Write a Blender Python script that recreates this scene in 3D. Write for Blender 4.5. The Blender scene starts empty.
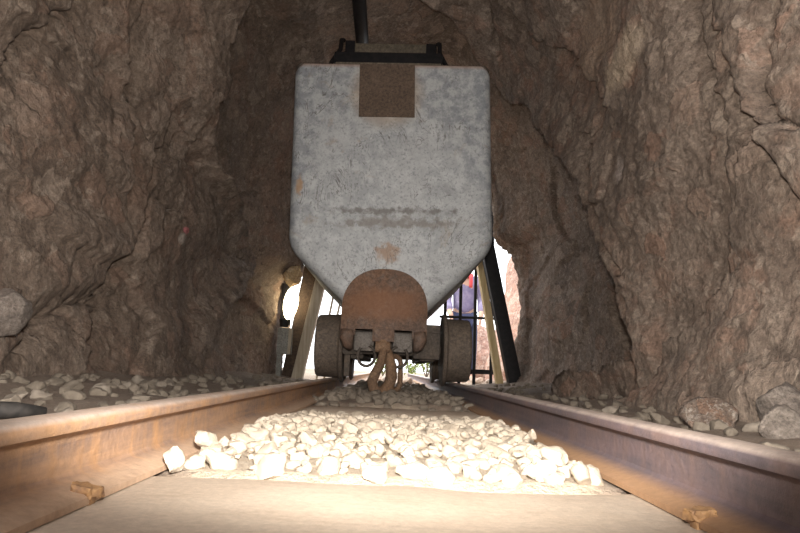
import bpy, bmesh, math, random
import numpy as np
from mathutils import Vector, Matrix, Euler

rng = random.Random(11)
SC = bpy.context.scene
COL = SC.collection
PI = math.pi
RAIL_H = 0.0774          # rail height
G2 = 0.305               # half gauge
CAM = Vector((-0.0091, 0.0, 0.1319))

# ------------------------------------------------------------------ helpers
def link(o):
    COL.objects.link(o); return o

def tag(o, label=None, cat=None, group=None, kind=None):
    if label: o['label'] = label
    if cat: o['category'] = cat
    if group: o['group'] = group
    if kind: o['kind'] = kind
    return o

def empty(name, loc, label, cat, group=None):
    o = link(bpy.data.objects.new(name, None))
    o.location = loc; o.empty_display_size = .1
    return tag(o, label, cat, group)

def put(name, bm, mat, parent=None, smooth=False, angle=None):
    me = bpy.data.meshes.new(name)
    bmesh.ops.recalc_face_normals(bm, faces=bm.faces)
    bm.to_mesh(me); bm.free()
    if mat: me.materials.append(mat)
    o = link(bpy.data.objects.new(name, me))
    if smooth or angle:
        me.polygons.foreach_set('use_smooth', [True]*len(me.polygons))
        if angle:
            me.set_sharp_from_angle(angle=math.radians(angle))
    if parent:
        o.parent = parent
        t = parent
        loc = Vector((0, 0, 0))
        while t:
            loc += Vector(t.location); t = t.parent
        o.matrix_parent_inverse = Matrix.Translation(-loc)
    return o

def BM(): return bmesh.new()

def box(bm, lo, hi, bevel=0.0, rot=None, piv=None):
    c = [(a+b)/2 for a, b in zip(lo, hi)]; s = [abs(b-a) for a, b in zip(lo, hi)]
    r = bmesh.ops.create_cube(bm, size=1.0)
    vs = r['verts']
    bmesh.ops.scale(bm, vec=s, verts=vs)
    if bevel:
        es = list({e for v in vs for e in v.link_edges})
        rb = bmesh.ops.bevel(bm, geom=es, offset=bevel, segments=2, affect='EDGES', profile=.6)
        vs = list({v for f in rb['faces'] for v in f.verts} | {v for v in vs if v.is_valid})
    if rot is not None:
        bmesh.ops.rotate(bm, cent=(0, 0, 0), matrix=Euler(rot).to_matrix(), verts=vs)
    bmesh.ops.translate(bm, vec=c, verts=vs)
    return vs

def cyl(bm, p0, p1, r0, r1=None, seg=24):
    r1 = r0 if r1 is None else r1
    p0, p1 = Vector(p0), Vector(p1); d = p1-p0
    q = d.to_track_quat('Z', 'Y').to_matrix().to_4x4()
    m = Matrix.Translation((p0+p1)/2) @ q
    return bmesh.ops.create_cone(bm, cap_ends=True, segments=seg, radius1=r0, radius2=r1, depth=d.length, matrix=m)['verts']

def prism(bm, pts, y0, y1):
    """closed outline of (x,z) points extruded from y0 to y1"""
    a = [bm.verts.new((x, y0, z)) for x, z in pts]
    b = [bm.verts.new((x, y1, z)) for x, z in pts]
    n = len(pts)
    f0 = bm.faces.new(a); f1 = bm.faces.new(b[::-1])
    for i in range(n):
        j = (i+1) % n
        bm.faces.new((a[i], b[i], b[j], a[j]))
    return f0, f1

def sweep(bm, path, r, seg=10, closed=False, rz=None):
    """tube of radius r along a path of points"""
    P = [Vector(p) for p in path]; n = len(P); rings = []
    prev = None
    for i in range(n):
        if closed: t = P[(i+1) % n]-P[i-1]
        else: t = P[min(i+1, n-1)]-P[max(i-1, 0)]
        t.normalize()
        if prev is None:
            u = t.orthogonal().normalized()
        else:
            u = (prev-t*prev.dot(t)).normalized()
        prev = u; w = t.cross(u)
        rr = r[i] if isinstance(r, (list, tuple)) else r
        rings.append([bm.verts.new(P[i]+(u*math.cos(2*PI*k/seg)+w*math.sin(2*PI*k/seg))*rr) for k in range(seg)])
    m = n if closed else n-1
    for i in range(m):
        A, B = rings[i], rings[(i+1) % n]
        off = 0
        if closed and i == n-1:   # align the last ring with the first
            off = min(range(seg), key=lambda o: sum((A[k].co-B[(k+o) % seg].co).length for k in range(seg)))
        for k in range(seg):
            bm.faces.new((A[k], A[(k+1) % seg], B[(k+1+off) % seg], B[(k+off) % seg]))
    if not closed:
        bm.faces.new(rings[0][::-1]); bm.faces.new(rings[-1])

def lathe_x(bm, prof, c, seg=56):
    """profile of (x, radius) turned about the x axis through c"""
    rings = []
    for x, r in prof:
        rings.append([bm.verts.new((c[0]+x, c[1]+r*math.cos(2*PI*k/seg), c[2]+r*math.sin(2*PI*k/seg))) for k in range(seg)])
    for A, B in zip(rings, rings[1:]):
        for k in range(seg):
            bm.faces.new((A[k], A[(k+1) % seg], B[(k+1) % seg], B[k]))
    bm.faces.new(rings[0][::-1]); bm.faces.new(rings[-1])

# ------------------------------------------------------------------ numpy noise
_pr = np.random.RandomState(5)
_perm = np.concatenate([_pr.permutation(256)]*3)
_gr = _pr.normal(size=(256, 3)); _gr /= np.linalg.norm(_gr, axis=1)[:, None]

def perlin(p):
    i = np.floor(p).astype(int); f = p-i; i &= 255
    u = f*f*f*(f*(f*6-15)+10)
    out = 0
    for dx in (0, 1):
        wx = u[:, 0] if dx else 1-u[:, 0]
        for dy in (0, 1):
            wy = u[:, 1] if dy else 1-u[:, 1]
            for dz in (0, 1):
                wz = u[:, 2] if dz else 1-u[:, 2]
                h = _perm[_perm[_perm[(i[:, 0]+dx) & 255]+((i[:, 1]+dy) & 255)]+((i[:, 2]+dz) & 255)]
                g = _gr[h]
                d = g[:, 0]*(f[:, 0]-dx)+g[:, 1]*(f[:, 1]-dy)+g[:, 2]*(f[:, 2]-dz)
                out = out+wx*wy*wz*d
    return out

def fbm(p, oct=4, gain=.5):
    s = 0; a = 1.0
    for k in range(oct):
        s = s+a*perlin(p*(2.03**k)+k*17.3); a *= gain
    return s

def ridged(p, oct=3):
    s = 0; a = 1.0
    for k in range(oct):
        s = s+a*(1-np.abs(perlin(p*(2.1**k)+k*9.1))*2.2); a *= .5
    return s/1.75

def facets(p, tilt=1.0, seed=0):
    """angular broken-rock relief: each voronoi cell is a tilted plane; returns (height, edge distance)"""
    i = np.floor(p).astype(int)
    best = np.full(len(p), 9.); second = np.full(len(p), 9.)
    hgt = np.zeros(len(p))
    for dx in (-1, 0, 1):
        for dy in (-1, 0, 1):
            for dz in (-1, 0, 1):
                c = i+np.array([dx, dy, dz])
                h = _perm[_perm[_perm[(c[:, 0]+seed) & 255]+(c[:, 1] & 255)]+(c[:, 2] & 255)]
                j = _gr[h]*.5+.5
                q = c+j
                d = p-q; r = np.sqrt((d*d).sum(1))
                n = _gr[(h+91) & 255]; off = _gr[(h+37) & 255][:, 0]
                val = (d*n).sum(1)*tilt+off*.55
                m = r < best
                second = np.where(m, best, np.minimum(second, r))
                hgt = np.where(m, val, hgt); best = np.where(m, r, best)
    return hgt, second-best

def smooth(a, b, x):
    t = np.clip((x-a)/(b-a), 0, 1); return t*t*(3-2*t)

# ------------------------------------------------------------------ materials
def mat(name, build, **kw):
    m = bpy.data.materials.new(name); m.use_nodes = True
    nt = m.node_tree; b = nt.nodes['Principled BSDF']
    for k, v in kw.items():
        b.inputs[k].default_value = v
    if build: build(NT(nt), b)
    return m

class NT:
    def __init__(s, nt): s.nt = nt
    def n(s, t, **kw):
        x = s.nt.nodes.new(t)
        for k, v in kw.items(): setattr(x, k, v)
        return x
    def l(s, a, b): s.nt.links.new(a, b)
    def pos(s, obj=False):
        if obj: return s.n('ShaderNodeTexCoord').outputs['Object']
        return s.n('ShaderNodeNewGeometry').outputs['Position']
    def map(s, v, sc):
        m = s.n('ShaderNodeMapping'); s.l(v, m.inputs[0]); m.inputs['Scale'].default_value = sc
        return m.outputs[0]
    def noise(s, v, scale, detail=5, rough=.6, dist=0):
        x = s.n('ShaderNodeTexNoise'); s.l(v, x.inputs['Vector'])
        x.inputs['Scale'].default_value = scale; x.inputs['Detail'].default_value = detail
        x.inputs['Roughness'].default_value = rough; x.inputs['Distortion'].default_value = dist
        return x.outputs['Fac']
    def voro(s, v, scale, feat='F1', out='Distance', rand=1):
        x = s.n('ShaderNodeTexVoronoi', feature=feat); s.l(v, x.inputs['Vector'])
        x.inputs['Scale'].default_value = scale; x.inputs['Randomness'].default_value = rand
        return x.outputs[out]
    def ramp(s, f, stops, interp='LINEAR'):
        x = s.n('ShaderNodeValToRGB'); s.l(f, x.inputs[0]); cr = x.color_ramp; cr.interpolation = interp
        while len(cr.elements) < len(stops): cr.elements.new(.5)
        for e, (p, c) in zip(cr.elements, stops):
            e.position = p; e.color = (c, c, c, 1) if not isinstance(c, tuple) else (*c, 1)
        return x.outputs[0]
    def mix(s, f, a, b, mode='MIX'):
        x = s.n('ShaderNodeMix', data_type='RGBA', blend_type=mode)
        for i, v in ((0, f), (6, a), (7, b)):
            if hasattr(v, 'is_linked') or hasattr(v, 'links'): s.l(v, x.inputs[i])
            elif i == 0: x.inputs[0].default_value = v
            else: x.inputs[i].default_value = (*v, 1)
        return x.outputs[2]
    def math(s, op, a, b=0.0, c=0.0):
        x = s.n('ShaderNodeMath', operation=op)
        for i, v in enumerate((a, b, c)):
            if hasattr(v, 'links'): s.l(v, x.inputs[i])
            else: x.inputs[i].default_value = v
        return x.outputs[0]
    def sep(s, v):
        x = s.n('ShaderNodeSeparateXYZ'); s.l(v, x.inputs[0]); return x.outputs
    def bump(s, b, h, strength=.5, dist=.01, prev=None):
        x = s.n('ShaderNodeBump'); s.l(h, x.inputs['Height'])
        x.inputs['Strength'].default_value = strength; x.inputs['Distance'].default_value = dist
        if prev: s.l(prev, x.inputs['Normal'])
        s.l(x.outputs[0], b.inputs['Normal']); return x.outputs[0]
    def blob(s, v, c, rad, soft=.35, wob=.0, nscale=12):
        """soft-edged ellipsoid mask round point c with radii rad"""
        x = s.n('ShaderNodeVectorMath', operation='SUBTRACT'); s.l(v, x.inputs[0]); x.inputs[1].default_value = c
        y = s.n('ShaderNodeVectorMath', operation='DIVIDE'); s.l(x.outputs[0], y.inputs[0]); y.inputs[1].default_value = rad
        z = s.n('ShaderNodeVectorMath', operation='LENGTH'); s.l(y.outputs[0], z.inputs[0])
        d = z.outputs['Value']
        if wob: d = s.math('ADD', d, s.math('MULTIPLY', s.math('SUBTRACT', s.noise(v, nscale, 4), .5), wob))
        m = s.n('ShaderNodeMapRange', interpolation_type='SMOOTHSTEP'); s.l(d, m.inputs[0])
        m.inputs[1].default_value = 1+soft; m.inputs[2].default_value = 1-soft
        return m.outputs[0]

def rock_build(base, light, red, dark, scl=1.0, blobs=()):
    def f(t, b):
        p = t.pos()
        n1 = t.noise(p, 1.7*scl, 6, .62, .4); n2 = t.noise(p, 9*scl, 8, .75); n5 = t.noise(p, 26*scl, 6, .75, .3)
        n3 = t.noise(p, 2.9*scl, 6, .65, .8); n4 = t.noise(p, 75*scl, 5, .75)
        nv = t.n('ShaderNodeTexNoise'); t.l(p, nv.inputs['Vector']); nv.inputs['Scale'].default_value = 14*scl; nv.inputs['Detail'].default_value = 4
        va = t.n('ShaderNodeVectorMath', operation='MULTIPLY_ADD'); t.l(nv.outputs['Color'], va.inputs[0]); va.inputs[1].default_value = (.09, .09, .09); t.l(p, va.inputs[2])
        pw = t.map(va.outputs[0], (1, .7, 1))
        c = t.mix(t.ramp(n1, [(.36, 0.), (.64, 1.)]), dark, base)
        c = t.mix(t.ramp(n3, [(.50, 0.), (.66, .7)]), c, red)
        c = t.mix(t.ramp(n2, [(.53, 0.), (.70, .75)]), c, light)
        c = t.mix(t.ramp(n5, [(.34, .9), (.47, 0.)]), c, tuple(.7*q for q in dark))
        c = t.mix(t.ramp(n5, [(.54, 0.), (.66, .7)]), c, light)
        n6 = t.noise(p, 5*scl, 7, .75, .6)
        c = t.mix(t.ramp(n6, [(.36, .8), (.47, 0.)]), c, tuple(.8*q for q in dark))
        # angular clasts set in the matrix
        v = t.n('ShaderNodeTexVoronoi', feature='F1'); t.l(pw, v.inputs['Vector']); v.inputs['Scale'].default_value = 10*scl
        ve = t.voro(pw, 10*scl, 'DISTANCE_TO_EDGE')
        vr = t.sep(v.outputs['Color'])
        clast = t.math('MULTIPLY', t.ramp(vr[0], [(.72, 0.), (.76, 1.)]), t.ramp(ve, [(.02, 0.), (.07, 1.)]))
        cc = t.mix(vr[1], light, red)
        c = t.mix(t.math('MULTIPLY', clast, .55), c, cc)
        v2 = t.n('ShaderNodeTexVoronoi', feature='F1'); t.l(pw, v2.inputs['Vector']); v2.inputs['Scale'].default_value = 34*scl
        ve2 = t.voro(pw, 34*scl, 'DISTANCE_TO_EDGE')
        vr2 = t.sep(v2.outputs['Color'])
        cl2 = t.math('MULTIPLY', t.ramp(vr2[0], [(.84, 0.), (.88, 1.)]), t.ramp(ve2, [(.05, 0.), (.12, 1.)]))
        c = t.mix(t.math('MULTIPLY', cl2, .5), c, light)
        for (cen, rad, colr, amt, wob) in blobs:
            c = t.mix(t.math('MULTIPLY', t.blob(p, cen, rad, .25, wob, 9), amt), c, colr)
        c = t.mix(.7, c, t.ramp(n4, [(.34, .45), (.66, 1.5)]), 'MULTIPLY')
        t.l(c, b.inputs['Base Color'])
        h = t.math('ADD', t.math('MULTIPLY', n2, .6), t.math('MULTIPLY', n4, .22))
        h = t.math('ADD', t.math('MULTIPLY', n5, .5), h)
        h = t.math('ADD', h, t.math('MULTIPLY', clast, .15))
        t.bump(b, h, .9, .022)
    return f

M = {}
BL = [((-1.03, 2.93, .75), (.06, .035, .02), (.50, .16, .17), .85, .9),
      ((-1.03, 2.93, .71), (.05, .05, .03), (.42, .38, .33), .5, .9),
      ((-.98, 2.49, .36), (.1, .08, .02), (.42, .36, .29), .6, 1.2)]
BR = [((.74, 2.27, 1.36), (.2, .27, .085), (.50, .39, .285), .85, .45),
      ((.86, 2.62, 1.66), (.25, .25, .18), (.34, .24, .17), .6, .8),
      ((.88, 2.44, .98), (.05, .07, .06), (.46, .38, .33), .8, .7),
      ((.80, 2.07, .38), (.08, .05, .05), (.46, .38, .33), .8, .9),
      ((.78, 1.36, .75), (.06, .05, .06), (.42, .36, .31), .6, .9),
      ((.80, 2.0, .30), (.05, .05, .03), (.42, .24, .14), .8, .9)]
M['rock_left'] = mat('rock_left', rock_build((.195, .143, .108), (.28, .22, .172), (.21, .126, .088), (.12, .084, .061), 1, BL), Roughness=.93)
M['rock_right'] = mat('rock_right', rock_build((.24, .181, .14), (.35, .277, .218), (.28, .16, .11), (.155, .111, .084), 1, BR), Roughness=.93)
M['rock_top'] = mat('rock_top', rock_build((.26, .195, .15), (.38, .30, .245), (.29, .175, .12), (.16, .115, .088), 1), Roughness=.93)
M['rock_pink'] = mat('rock_pink', rock_build((.50, .32, .25), (.66, .52, .44), (.48, .25, .18), (.32, .19, .15), 1.3), Roughness=.95)
M['rock_ochre'] = mat('rock_ochre', rock_build((.55, .38, .20), (.7, .56, .38), (.5, .28, .13), (.33, .22, .12), 1.3), Roughness=.95)
M['boulder_grey'] = mat('boulder_grey', rock_build((.21, .172, .142), (.30, .25, .21), (.2, .15, .12), (.15, .12, .1), 1.6), Roughness=.92)
M['boulder_red'] = mat('boulder_red', rock_build((.19, .135, .10), (.46, .40, .34), (.24, .13, .08), (.13, .09, .07), 2.5), Roughness=.92)

def dirt_build(c0, c1, c2, dust=False):
    def f(t, b):
        p = t.pos()
        n1 = t.noise(p, 5, 6, .65, .3); n2 = t.noise(p, 45, 6, .75); n3 = t.noise(p, 160, 3, .7)
        c = t.mix(t.ramp(n1, [(.35, 0.), (.65, 1.)]), c0, c1)
        c = t.mix(t.ramp(n2, [(.52, 0.), (.7, .8)]), c, c2)
        c = t.mix(.5, c, t.ramp(n3, [(.3, .6), (.7, 1.3)]), 'MULTIPLY')
        t.l(c, b.inputs['Base Color'])
        h = t.math('ADD', t.math('MULTIPLY', n2, .7), t.math('MULTIPLY', n3, .4))
        t.bump(b, h, .8, .012)
        if dust:
            m = t.blob(p, (0, 1.3, 0), (.29, 1.05, .3), .1, .2, 20)
            t.l(t.mix(m, c, t.mix(t.ramp(n2, [(.4, 0.), (.65, 1.)]), (.36, .285, .21), (.46, .38, .29))), b.inputs['Base Color'])
    return f
M['dirt'] = mat('dirt', dirt_build((.165, .12, .088), (.225, .17, .128), (.30, .24, .19), True), Roughness=.97)
M['yard'] = mat('yard', dirt_build((.22, .165, .12), (.30, .235, .175), (.42, .36, .29)), Roughness=.97)

def stone_build(a, bcol, ccol):
    def f(t, b):
        p = t.pos(); oi = t.n('ShaderNodeObjectInfo').outputs['Random']
        big = t.noise(p, 17, 1, .5); n2 = t.noise(p, 70, 6, .7); n3 = t.noise(p, 260, 3, .7)
        k = t.math('ADD', t.math('MULTIPLY', oi, .5), t.math('MULTIPLY', big, .6))
        c = t.ramp(k, [(.15, a), (.5, bcol), (.9, ccol)])
        c = t.mix(.55, c, t.ramp(n2, [(.3, .62), (.7, 1.2)]), 'MULTIPLY')
        t.l(c, b.inputs['Base Color'])
        t.bump(b, t.math('ADD', n2, t.math('MULTIPLY', n3, .4)), .6, .006)
    return f
M['ballast'] = mat('ballast', stone_build((.37, .30, .225), (.47, .39, .30), (.58, .495, .395)), Roughness=.92)
M['bank_stone'] = mat('bank_stone', stone_build((.15, .12, .09), (.20, .163, .125), (.27, .225, .18)), Roughness=.92)
M['rubble'] = mat('rubble', stone_build((.35, .25, .19), (.5, .38, .3), (.66, .57, .5)), Roughness=.92)

def sleeper_build(t, b):
    p = t.pos()
    g = t.noise(t.map(p, (2.2, 40, 40)), 2.2, 7, .65, .5); n1 = t.noise(p, 6, 6, .6, .4); n2 = t.noise(p, 120, 4, .7)
    c = t.mix(t.ramp(g, [(.35, 0.), (.62, 1.)]), (.36, .25, .165), (.54, .41, .30))
    c = t.mix(t.ramp(n1, [(.36, .62), (.6, 1.)]), c, (.60, .485, .375))
    c = t.mix(.4, c, t.ramp(n2, [(.3, .65), (.7, 1.25)]), 'MULTIPLY')
    t.l(c, b.inputs['Base Color'])
    t.bump(b, t.math('ADD', t.math('MULTIPLY', g, .25), t.math('MULTIPLY', n2, .4)), .5, .005)
M['sleeper'] = mat('sleeper_wood', sleeper_build, Roughness=.9)

def rail_build(base, rust, dark, spot):
    def f(t, b):
        p = t.pos(); xyz = t.sep(p)
        g = t.noise(t.map(p, (14, 2.4, 30)), 1.6, 6, .65, .4); n1 = t.noise(p, 7, 6, .65, .6); n2 = t.noise(p, 90, 5, .7)
        vert = t.noise(t.map(p, (10, 40, 4)), 1.0, 4, .6)
        c = t.mix(t.ramp(g, [(.36, 0.), (.62, 1.)]), dark, base)
        c = t.mix(t.ramp(n1, [(.5, 0.), (.68, .85)]), c, rust)
        c = t.mix(t.math('MULTIPLY', t.ramp(vert, [(.5, 0.), (.68, 1.)]), .5), c, rust)
        # rust collected on the foot of the rail
        foot = t.n('ShaderNodeMapRange'); t.l(xyz[2], foot.inputs[0])
        foot.inputs[1].default_value = .017; foot.inputs[2].default_value = .011
        c = t.mix(t.math('MULTIPLY', foot.outputs[0], .85), c, spot)
        # worn running surface
        top = t.n('ShaderNodeMapRange'); t.l(xyz[2], top.inputs[0])
        top.inputs[1].default_value = RAIL_H-.006; top.inputs[2].default_value = RAIL_H-.002
        tw = t.math('MULTIPLY', top.outputs[0], t.ramp(t.noise(p, 22, 5, .65), [(.3, .35), (.6, .9)]))
        c = t.mix(tw, c, (.58, .47, .40))
        c = t.mix(.45, c, t.ramp(n2, [(.3, .6), (.7, 1.25)]), 'MULTIPLY')
        t.l(c, b.inputs['Base Color'])
        t.l(t.math('MULTIPLY', tw, .45), b.inputs['Metallic'])
        t.l(t.math('SUBTRACT', .66, t.math('MULTIPLY', tw, .2)), b.inputs['Roughness'])
        t.bump(b, t.math('ADD', n2, t.math('MULTIPLY', g, .6)), .35, .004)
    return f
M['rail_left'] = mat('rail_rust', rail_build((.40, .245, .15), (.47, .255, .11), (.23, .155, .12), (.50, .345, .235)))
M['rail_right'] = mat('rail_scale', rail_build((.15, .108, .112), (.175, .115, .10), (.10, .08, .088), (.37, .21, .105)))
M['spike'] = mat('spike_rust', lambda t, b: (t.l(t.mix(t.ramp(t.noise(t.pos(), 80, 5), [(.35, 0.), (.65, 1.)]), (.20, .11, .06), (.42, .235, .10)), b.inputs['Base Color']), t.bump(b, t.noise(t.pos(), 160, 5), .6, .004)), Roughness=.85)

def body_build(t, b):
    p = t.pos(True)
    n1 = t.noise(p, 2.3, 6, .6, .5); n2 = t.noise(p, 16, 8, .72); n3 = t.noise(p, 75, 5, .7); n4 = t.noise(p, 5.5, 6, .65, 1.2)
    c = t.mix(t.ramp(n1, [(.38, 0.), (.62, 1.)]), (.33, .335, .335), (.43, .425, .415))
    c = t.mix(t.ramp(n2, [(.46, 0.), (.62, .8)]), c, (.50, .50, .49))
    c = t.mix(t.ramp(t.noise(p, 8.5, 8, .8, .6), [(.34, .7), (.45, 0.)]), c, (.235, .235, .235))
    c = t.mix(t.ramp(n3, [(.52, 0.), (.66, .75)]), c, (.19, .195, .20))
    # darker bluish tone along the edges of the end plate, lighter middle
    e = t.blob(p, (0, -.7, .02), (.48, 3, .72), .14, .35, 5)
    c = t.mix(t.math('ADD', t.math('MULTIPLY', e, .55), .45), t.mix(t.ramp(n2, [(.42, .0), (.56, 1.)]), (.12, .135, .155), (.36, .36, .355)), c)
    # brown staining
    c = t.mix(t.ramp(n4, [(.60, 0.), (.73, .55)]), c, (.30, .22, .14))
    st = t.blob(p, (.02, -.7, .115), (.26, 3, .026), .6, 4.5, 26)
    c = t.mix(t.math('MULTIPLY', st, .7), c, (.185, .16, .135))
    st2 = t.blob(p, (.0, -.7, .175), (.24, 3, .014), .7, 5.5, 30)
    c = t.mix(t.math('MULTIPLY', st2, .75), c, (.13, .115, .10))
    sp = t.blob(p, (-.015, -.7, -.045), (.048, 3, .045), .5, 3.0, 24)
    c = t.mix(t.math('MULTIPLY', sp, .65), c, (.29, .145, .055))
    lo = t.blob(p, (0, -.7, -.52), (.55, 3, .24), .5, .9, 7)
    c = t.mix(t.math('MULTIPLY', lo, .45), c, (.30, .25, .19))
    sl = t.blob(p, (-.47, -.7, .30), (.018, 3, .05), .5, 3, 24)
    c = t.mix(t.math('MULTIPLY', sl, .8), c, (.36, .21, .10))
    # rust creeping out round the plate
    hal = t.blob(p, (-.03, -.7, .81), (.185, 3, .19), .22, .25, 30)
    c = t.mix(t.math('MULTIPLY', hal, .35), c, (.42, .27, .13))
    # dark chips and scratches
    w = t.noise(t.map(p, (1, 1, .45)), 7, 3, .6, 2.6)
    sc = t.math('MULTIPLY', t.ramp(w, [(.485, 0.), (.5, 1.), (.515, 0.)]), t.ramp(t.noise(p, 4.1, 3, .5), [(.50, 0.), (.58, 1.)]))
    c = t.mix(t.math('MULTIPLY', sc, .8), c, (.085, .075, .065))
    ch = t.math('MULTIPLY', t.ramp(t.noise(p, 27, 5, .7, 1.5), [(.62, 0.), (.66, 1.)]), t.ramp(t.noise(p, 3.3, 3, .6), [(.5, 0.), (.6, 1.)]))
    c = t.mix(t.math('MULTIPLY', ch, .7), c, (.11, .10, .09))
    # rusty rim at the top edge
    z = t.sep(p)[2]
    rim = t.n('ShaderNodeMapRange'); t.l(z, rim.inputs[0]); rim.inputs[1].default_value = .945; rim.inputs[2].default_value = .965
    c = t.mix(t.math('MULTIPLY', rim.outputs[0], .7), c, (.30, .17, .11))
    t.l(c, b.inputs['Base Color'])
    t.bump(b, t.math('ADD', t.math('MULTIPLY', n2, .6), t.math('MULTIPLY', n3, .4)), .35, .006)
M['body'] = mat('galvanised_plate', body_build, Roughness=.62, Metallic=.15)

def rust_build(a, bcol, c2, s=1.0, obj=False, pit=.5):
    def f(t, b):
        p = t.pos(obj)
        n1 = t.noise(p, 6*s, 7, .65, .5); n2 = t.noise(p, 70*s, 6, .8); n3 = t.noise(p, 22*s, 5, .65)
        c = t.mix(t.ramp(n1, [(.36, 0.), (.62, 1.)]), a, bcol)
        c = t.mix(t.ramp(n3, [(.52, 0.), (.7, .8)]), c, c2)
        c = t.mix(.7, c, t.ramp(n2, [(.36, .35), (.64, 1.55)]), 'MULTIPLY')
        t.l(c, b.inputs['Base Color'])
        t.bump(b, t.math('ADD', n2, t.math('MULTIPLY', n3, .6)), pit, .006)
    return f
M['rust_plate'] = mat('rust_plate', rust_build((.085, .056, .038), (.105, .07, .048), (.13, .09, .062)), Roughness=.9)
def bumper_build(t, b):
    rust_build((.125, .080, .058), (.17, .092, .054), (.165, .122, .095))(t, b)
    src = b.inputs['Base Color'].links[0].from_socket
    m = t.blob(t.pos(), (-.05, 2.95, .44), (.19, .3, .07), .5, 1.2, 14)
    t.l(t.mix(t.math('MULTIPLY', m, .6), src, (.235, .10, .042)), b.inputs['Base Color'])
M['bumper'] = mat('bumper_rust', bumper_build, Roughness=.7)
M['link'] = mat('link_rust', rust_build((.145, .085, .05), (.21, .12, .065), (.26, .165, .10), 1.5), Roughness=.85)
M['wheel'] = mat('wheel_iron', rust_build((.115, .086, .065), (.15, .113, .085), (.18, .13, .09)), Roughness=.75)
M['iron_dark'] = mat('iron_dark', rust_build((.075, .058, .046), (.105, .08, .06), (.14, .10, .07)), Roughness=.8)
M['casting'] = mat('casting', rust_build((.15, .125, .105), (.20, .17, .145), (.25, .205, .17), 1.4), Roughness=.75)
M['black'] = mat('black_steel', lambda t, b: (t.l(t.ramp(t.noise(t.pos(), 30, 5), [(.3, (.005, .005, .006)), (.7, (.016, .013, .013))]), b.inputs['Base Color']), t.bump(b, t.noise(t.pos(), 90, 4), .3, .003)), Roughness=.6, **{'Specular IOR Level': .25})
M['brown_board'] = mat('brown_board', rust_build((.10, .08, .055), (.13, .102, .07), (.16, .125, .088), .8), Roughness=.85)
M['dark_timber'] = mat('dark_timber', rust_build((.05, .032, .022), (.075, .048, .032), (.10, .065, .042), .8), Roughness=.9)

def timber_build(a, b_, c_):
    def f(t, b):
        p = t.pos(True)
        g = t.noise(t.map(p, (30, 30, 2.2)), 1.5, 6, .6, .6); n = t.noise(p, 7, 5, .6)
        c = t.mix(t.ramp(g, [(.35, 0.), (.65, 1.)]), a, b_)
        c = t.mix(t.ramp(n, [(.55, 0.), (.72, .7)]), c, c_)
        t.l(c, b.inputs['Base Color']); t.bump(b, g, .4, .004)
    return f
M['timber_pale'] = mat('timber_pale', timber_build((.36, .30, .22), (.50, .43, .33), (.28, .22, .15)), Roughness=.85)
M['timber_yellow'] = mat('timber_yellow', timber_build((.55, .40, .19), (.72, .56, .32), (.42, .27, .11)), Roughness=.8)
M['rubber'] = mat('rubber', lambda t, b: t.l(t.ramp(t.noise(t.pos(), 60, 4), [(.3, (.012, .011, .01)), (.7, (.04, .034, .03))]), b.inputs['Base Color']), Roughness=.7)
M['box_grey'] = mat('box_grey', rust_build((.20, .195, .17), (.25, .24, .21), (.18, .15, .12), 1.2), Roughness=.6)
def lamp_build(t, b):
    t.l(t.ramp(t.noise(t.pos(True), 18, 3), [(.3, (1, .80, .45)), (.7, (1, .90, .66))]), b.inputs['Emission Color'])
M['lamp'] = mat('lamp_glass', lamp_build, Roughness=.3); M['lamp'].node_tree.nodes['Principled BSDF'].inputs['Emission Strength'].default_value = 11
def leaf_build(t, b):
    t.l(t.ramp(t.noise(t.pos(), 14, 3), [(.3, (.10, .16, .03)), (.7, (.30, .36, .08))]), b.inputs['Base Color'])
M['leaf'] = mat('leaf', leaf_build, Roughness=.7)
M['stem'] = mat('stem', lambda t, b: t.l(t.ramp(t.noise(t.pos(), 30, 3), [(.3, (.12, .08, .05)), (.7, (.2, .14, .09))]), b.inputs['Base Color']), Roughness=.9)
def cloth(a, b_):
    return lambda t, b: (t.l(t.ramp(t.noise(t.pos(True), 9, 5, .6), [(.3, a), (.7, b_)]), b.inputs['Base Color']), t.bump(b, t.noise(t.pos(True), 14, 4, .6, .8), .5, .02))
M['jacket'] = mat('jacket_cloth', cloth((.13, .115, .23), (.32, .28, .40)), Roughness=.9)
M['jeans'] = mat('jeans_cloth', cloth((.018, .022, .06), (.04, .045, .10)), Roughness=.9)
M['red'] = mat('red_cloth', cloth((.50, .04, .05), (.62, .09, .09)), Roughness=.9)
M['skin'] = mat('skin', cloth((.50, .31, .23), (.55, .35, .26)), Roughness=.6)
M['hair'] = mat('hair', cloth((.03, .02, .012), (.06, .04, .025)), Roughness=.7)
M['shoe'] = mat('shoe', cloth((.03, .025, .02), (.06, .05, .04)), Roughness=.7)
M['eye'] = mat('eye', cloth((.02, .015, .01), (.03, .02, .015)), Roughness=.3)

# ------------------------------------------------------------------ the tunnel
Z0 = 0.9
EDGE_R = [(-75, 3.4), (-55, 3.3), (-43.9, 3.05), (-39.8, 2.66), (-35.9, 2.33), (-26.6, 2.54), (-8.3, 2.83), (12.7, 2.97), (38.1, 3.46), (58.4, 3.95), (65.9, 4.07), (73.3, 3.89), (82.5, 3.65), (97, 3.4)]
EDGE_L = [(118, 2.6), (133.1, 2.75), (145.8, 2.91), (157.3, 2.97), (164, 3.2), (171, 3.75), (185.3, 4.22), (199.9, 3.85), (209.9, 3.47), (255, 3.4)]
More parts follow.
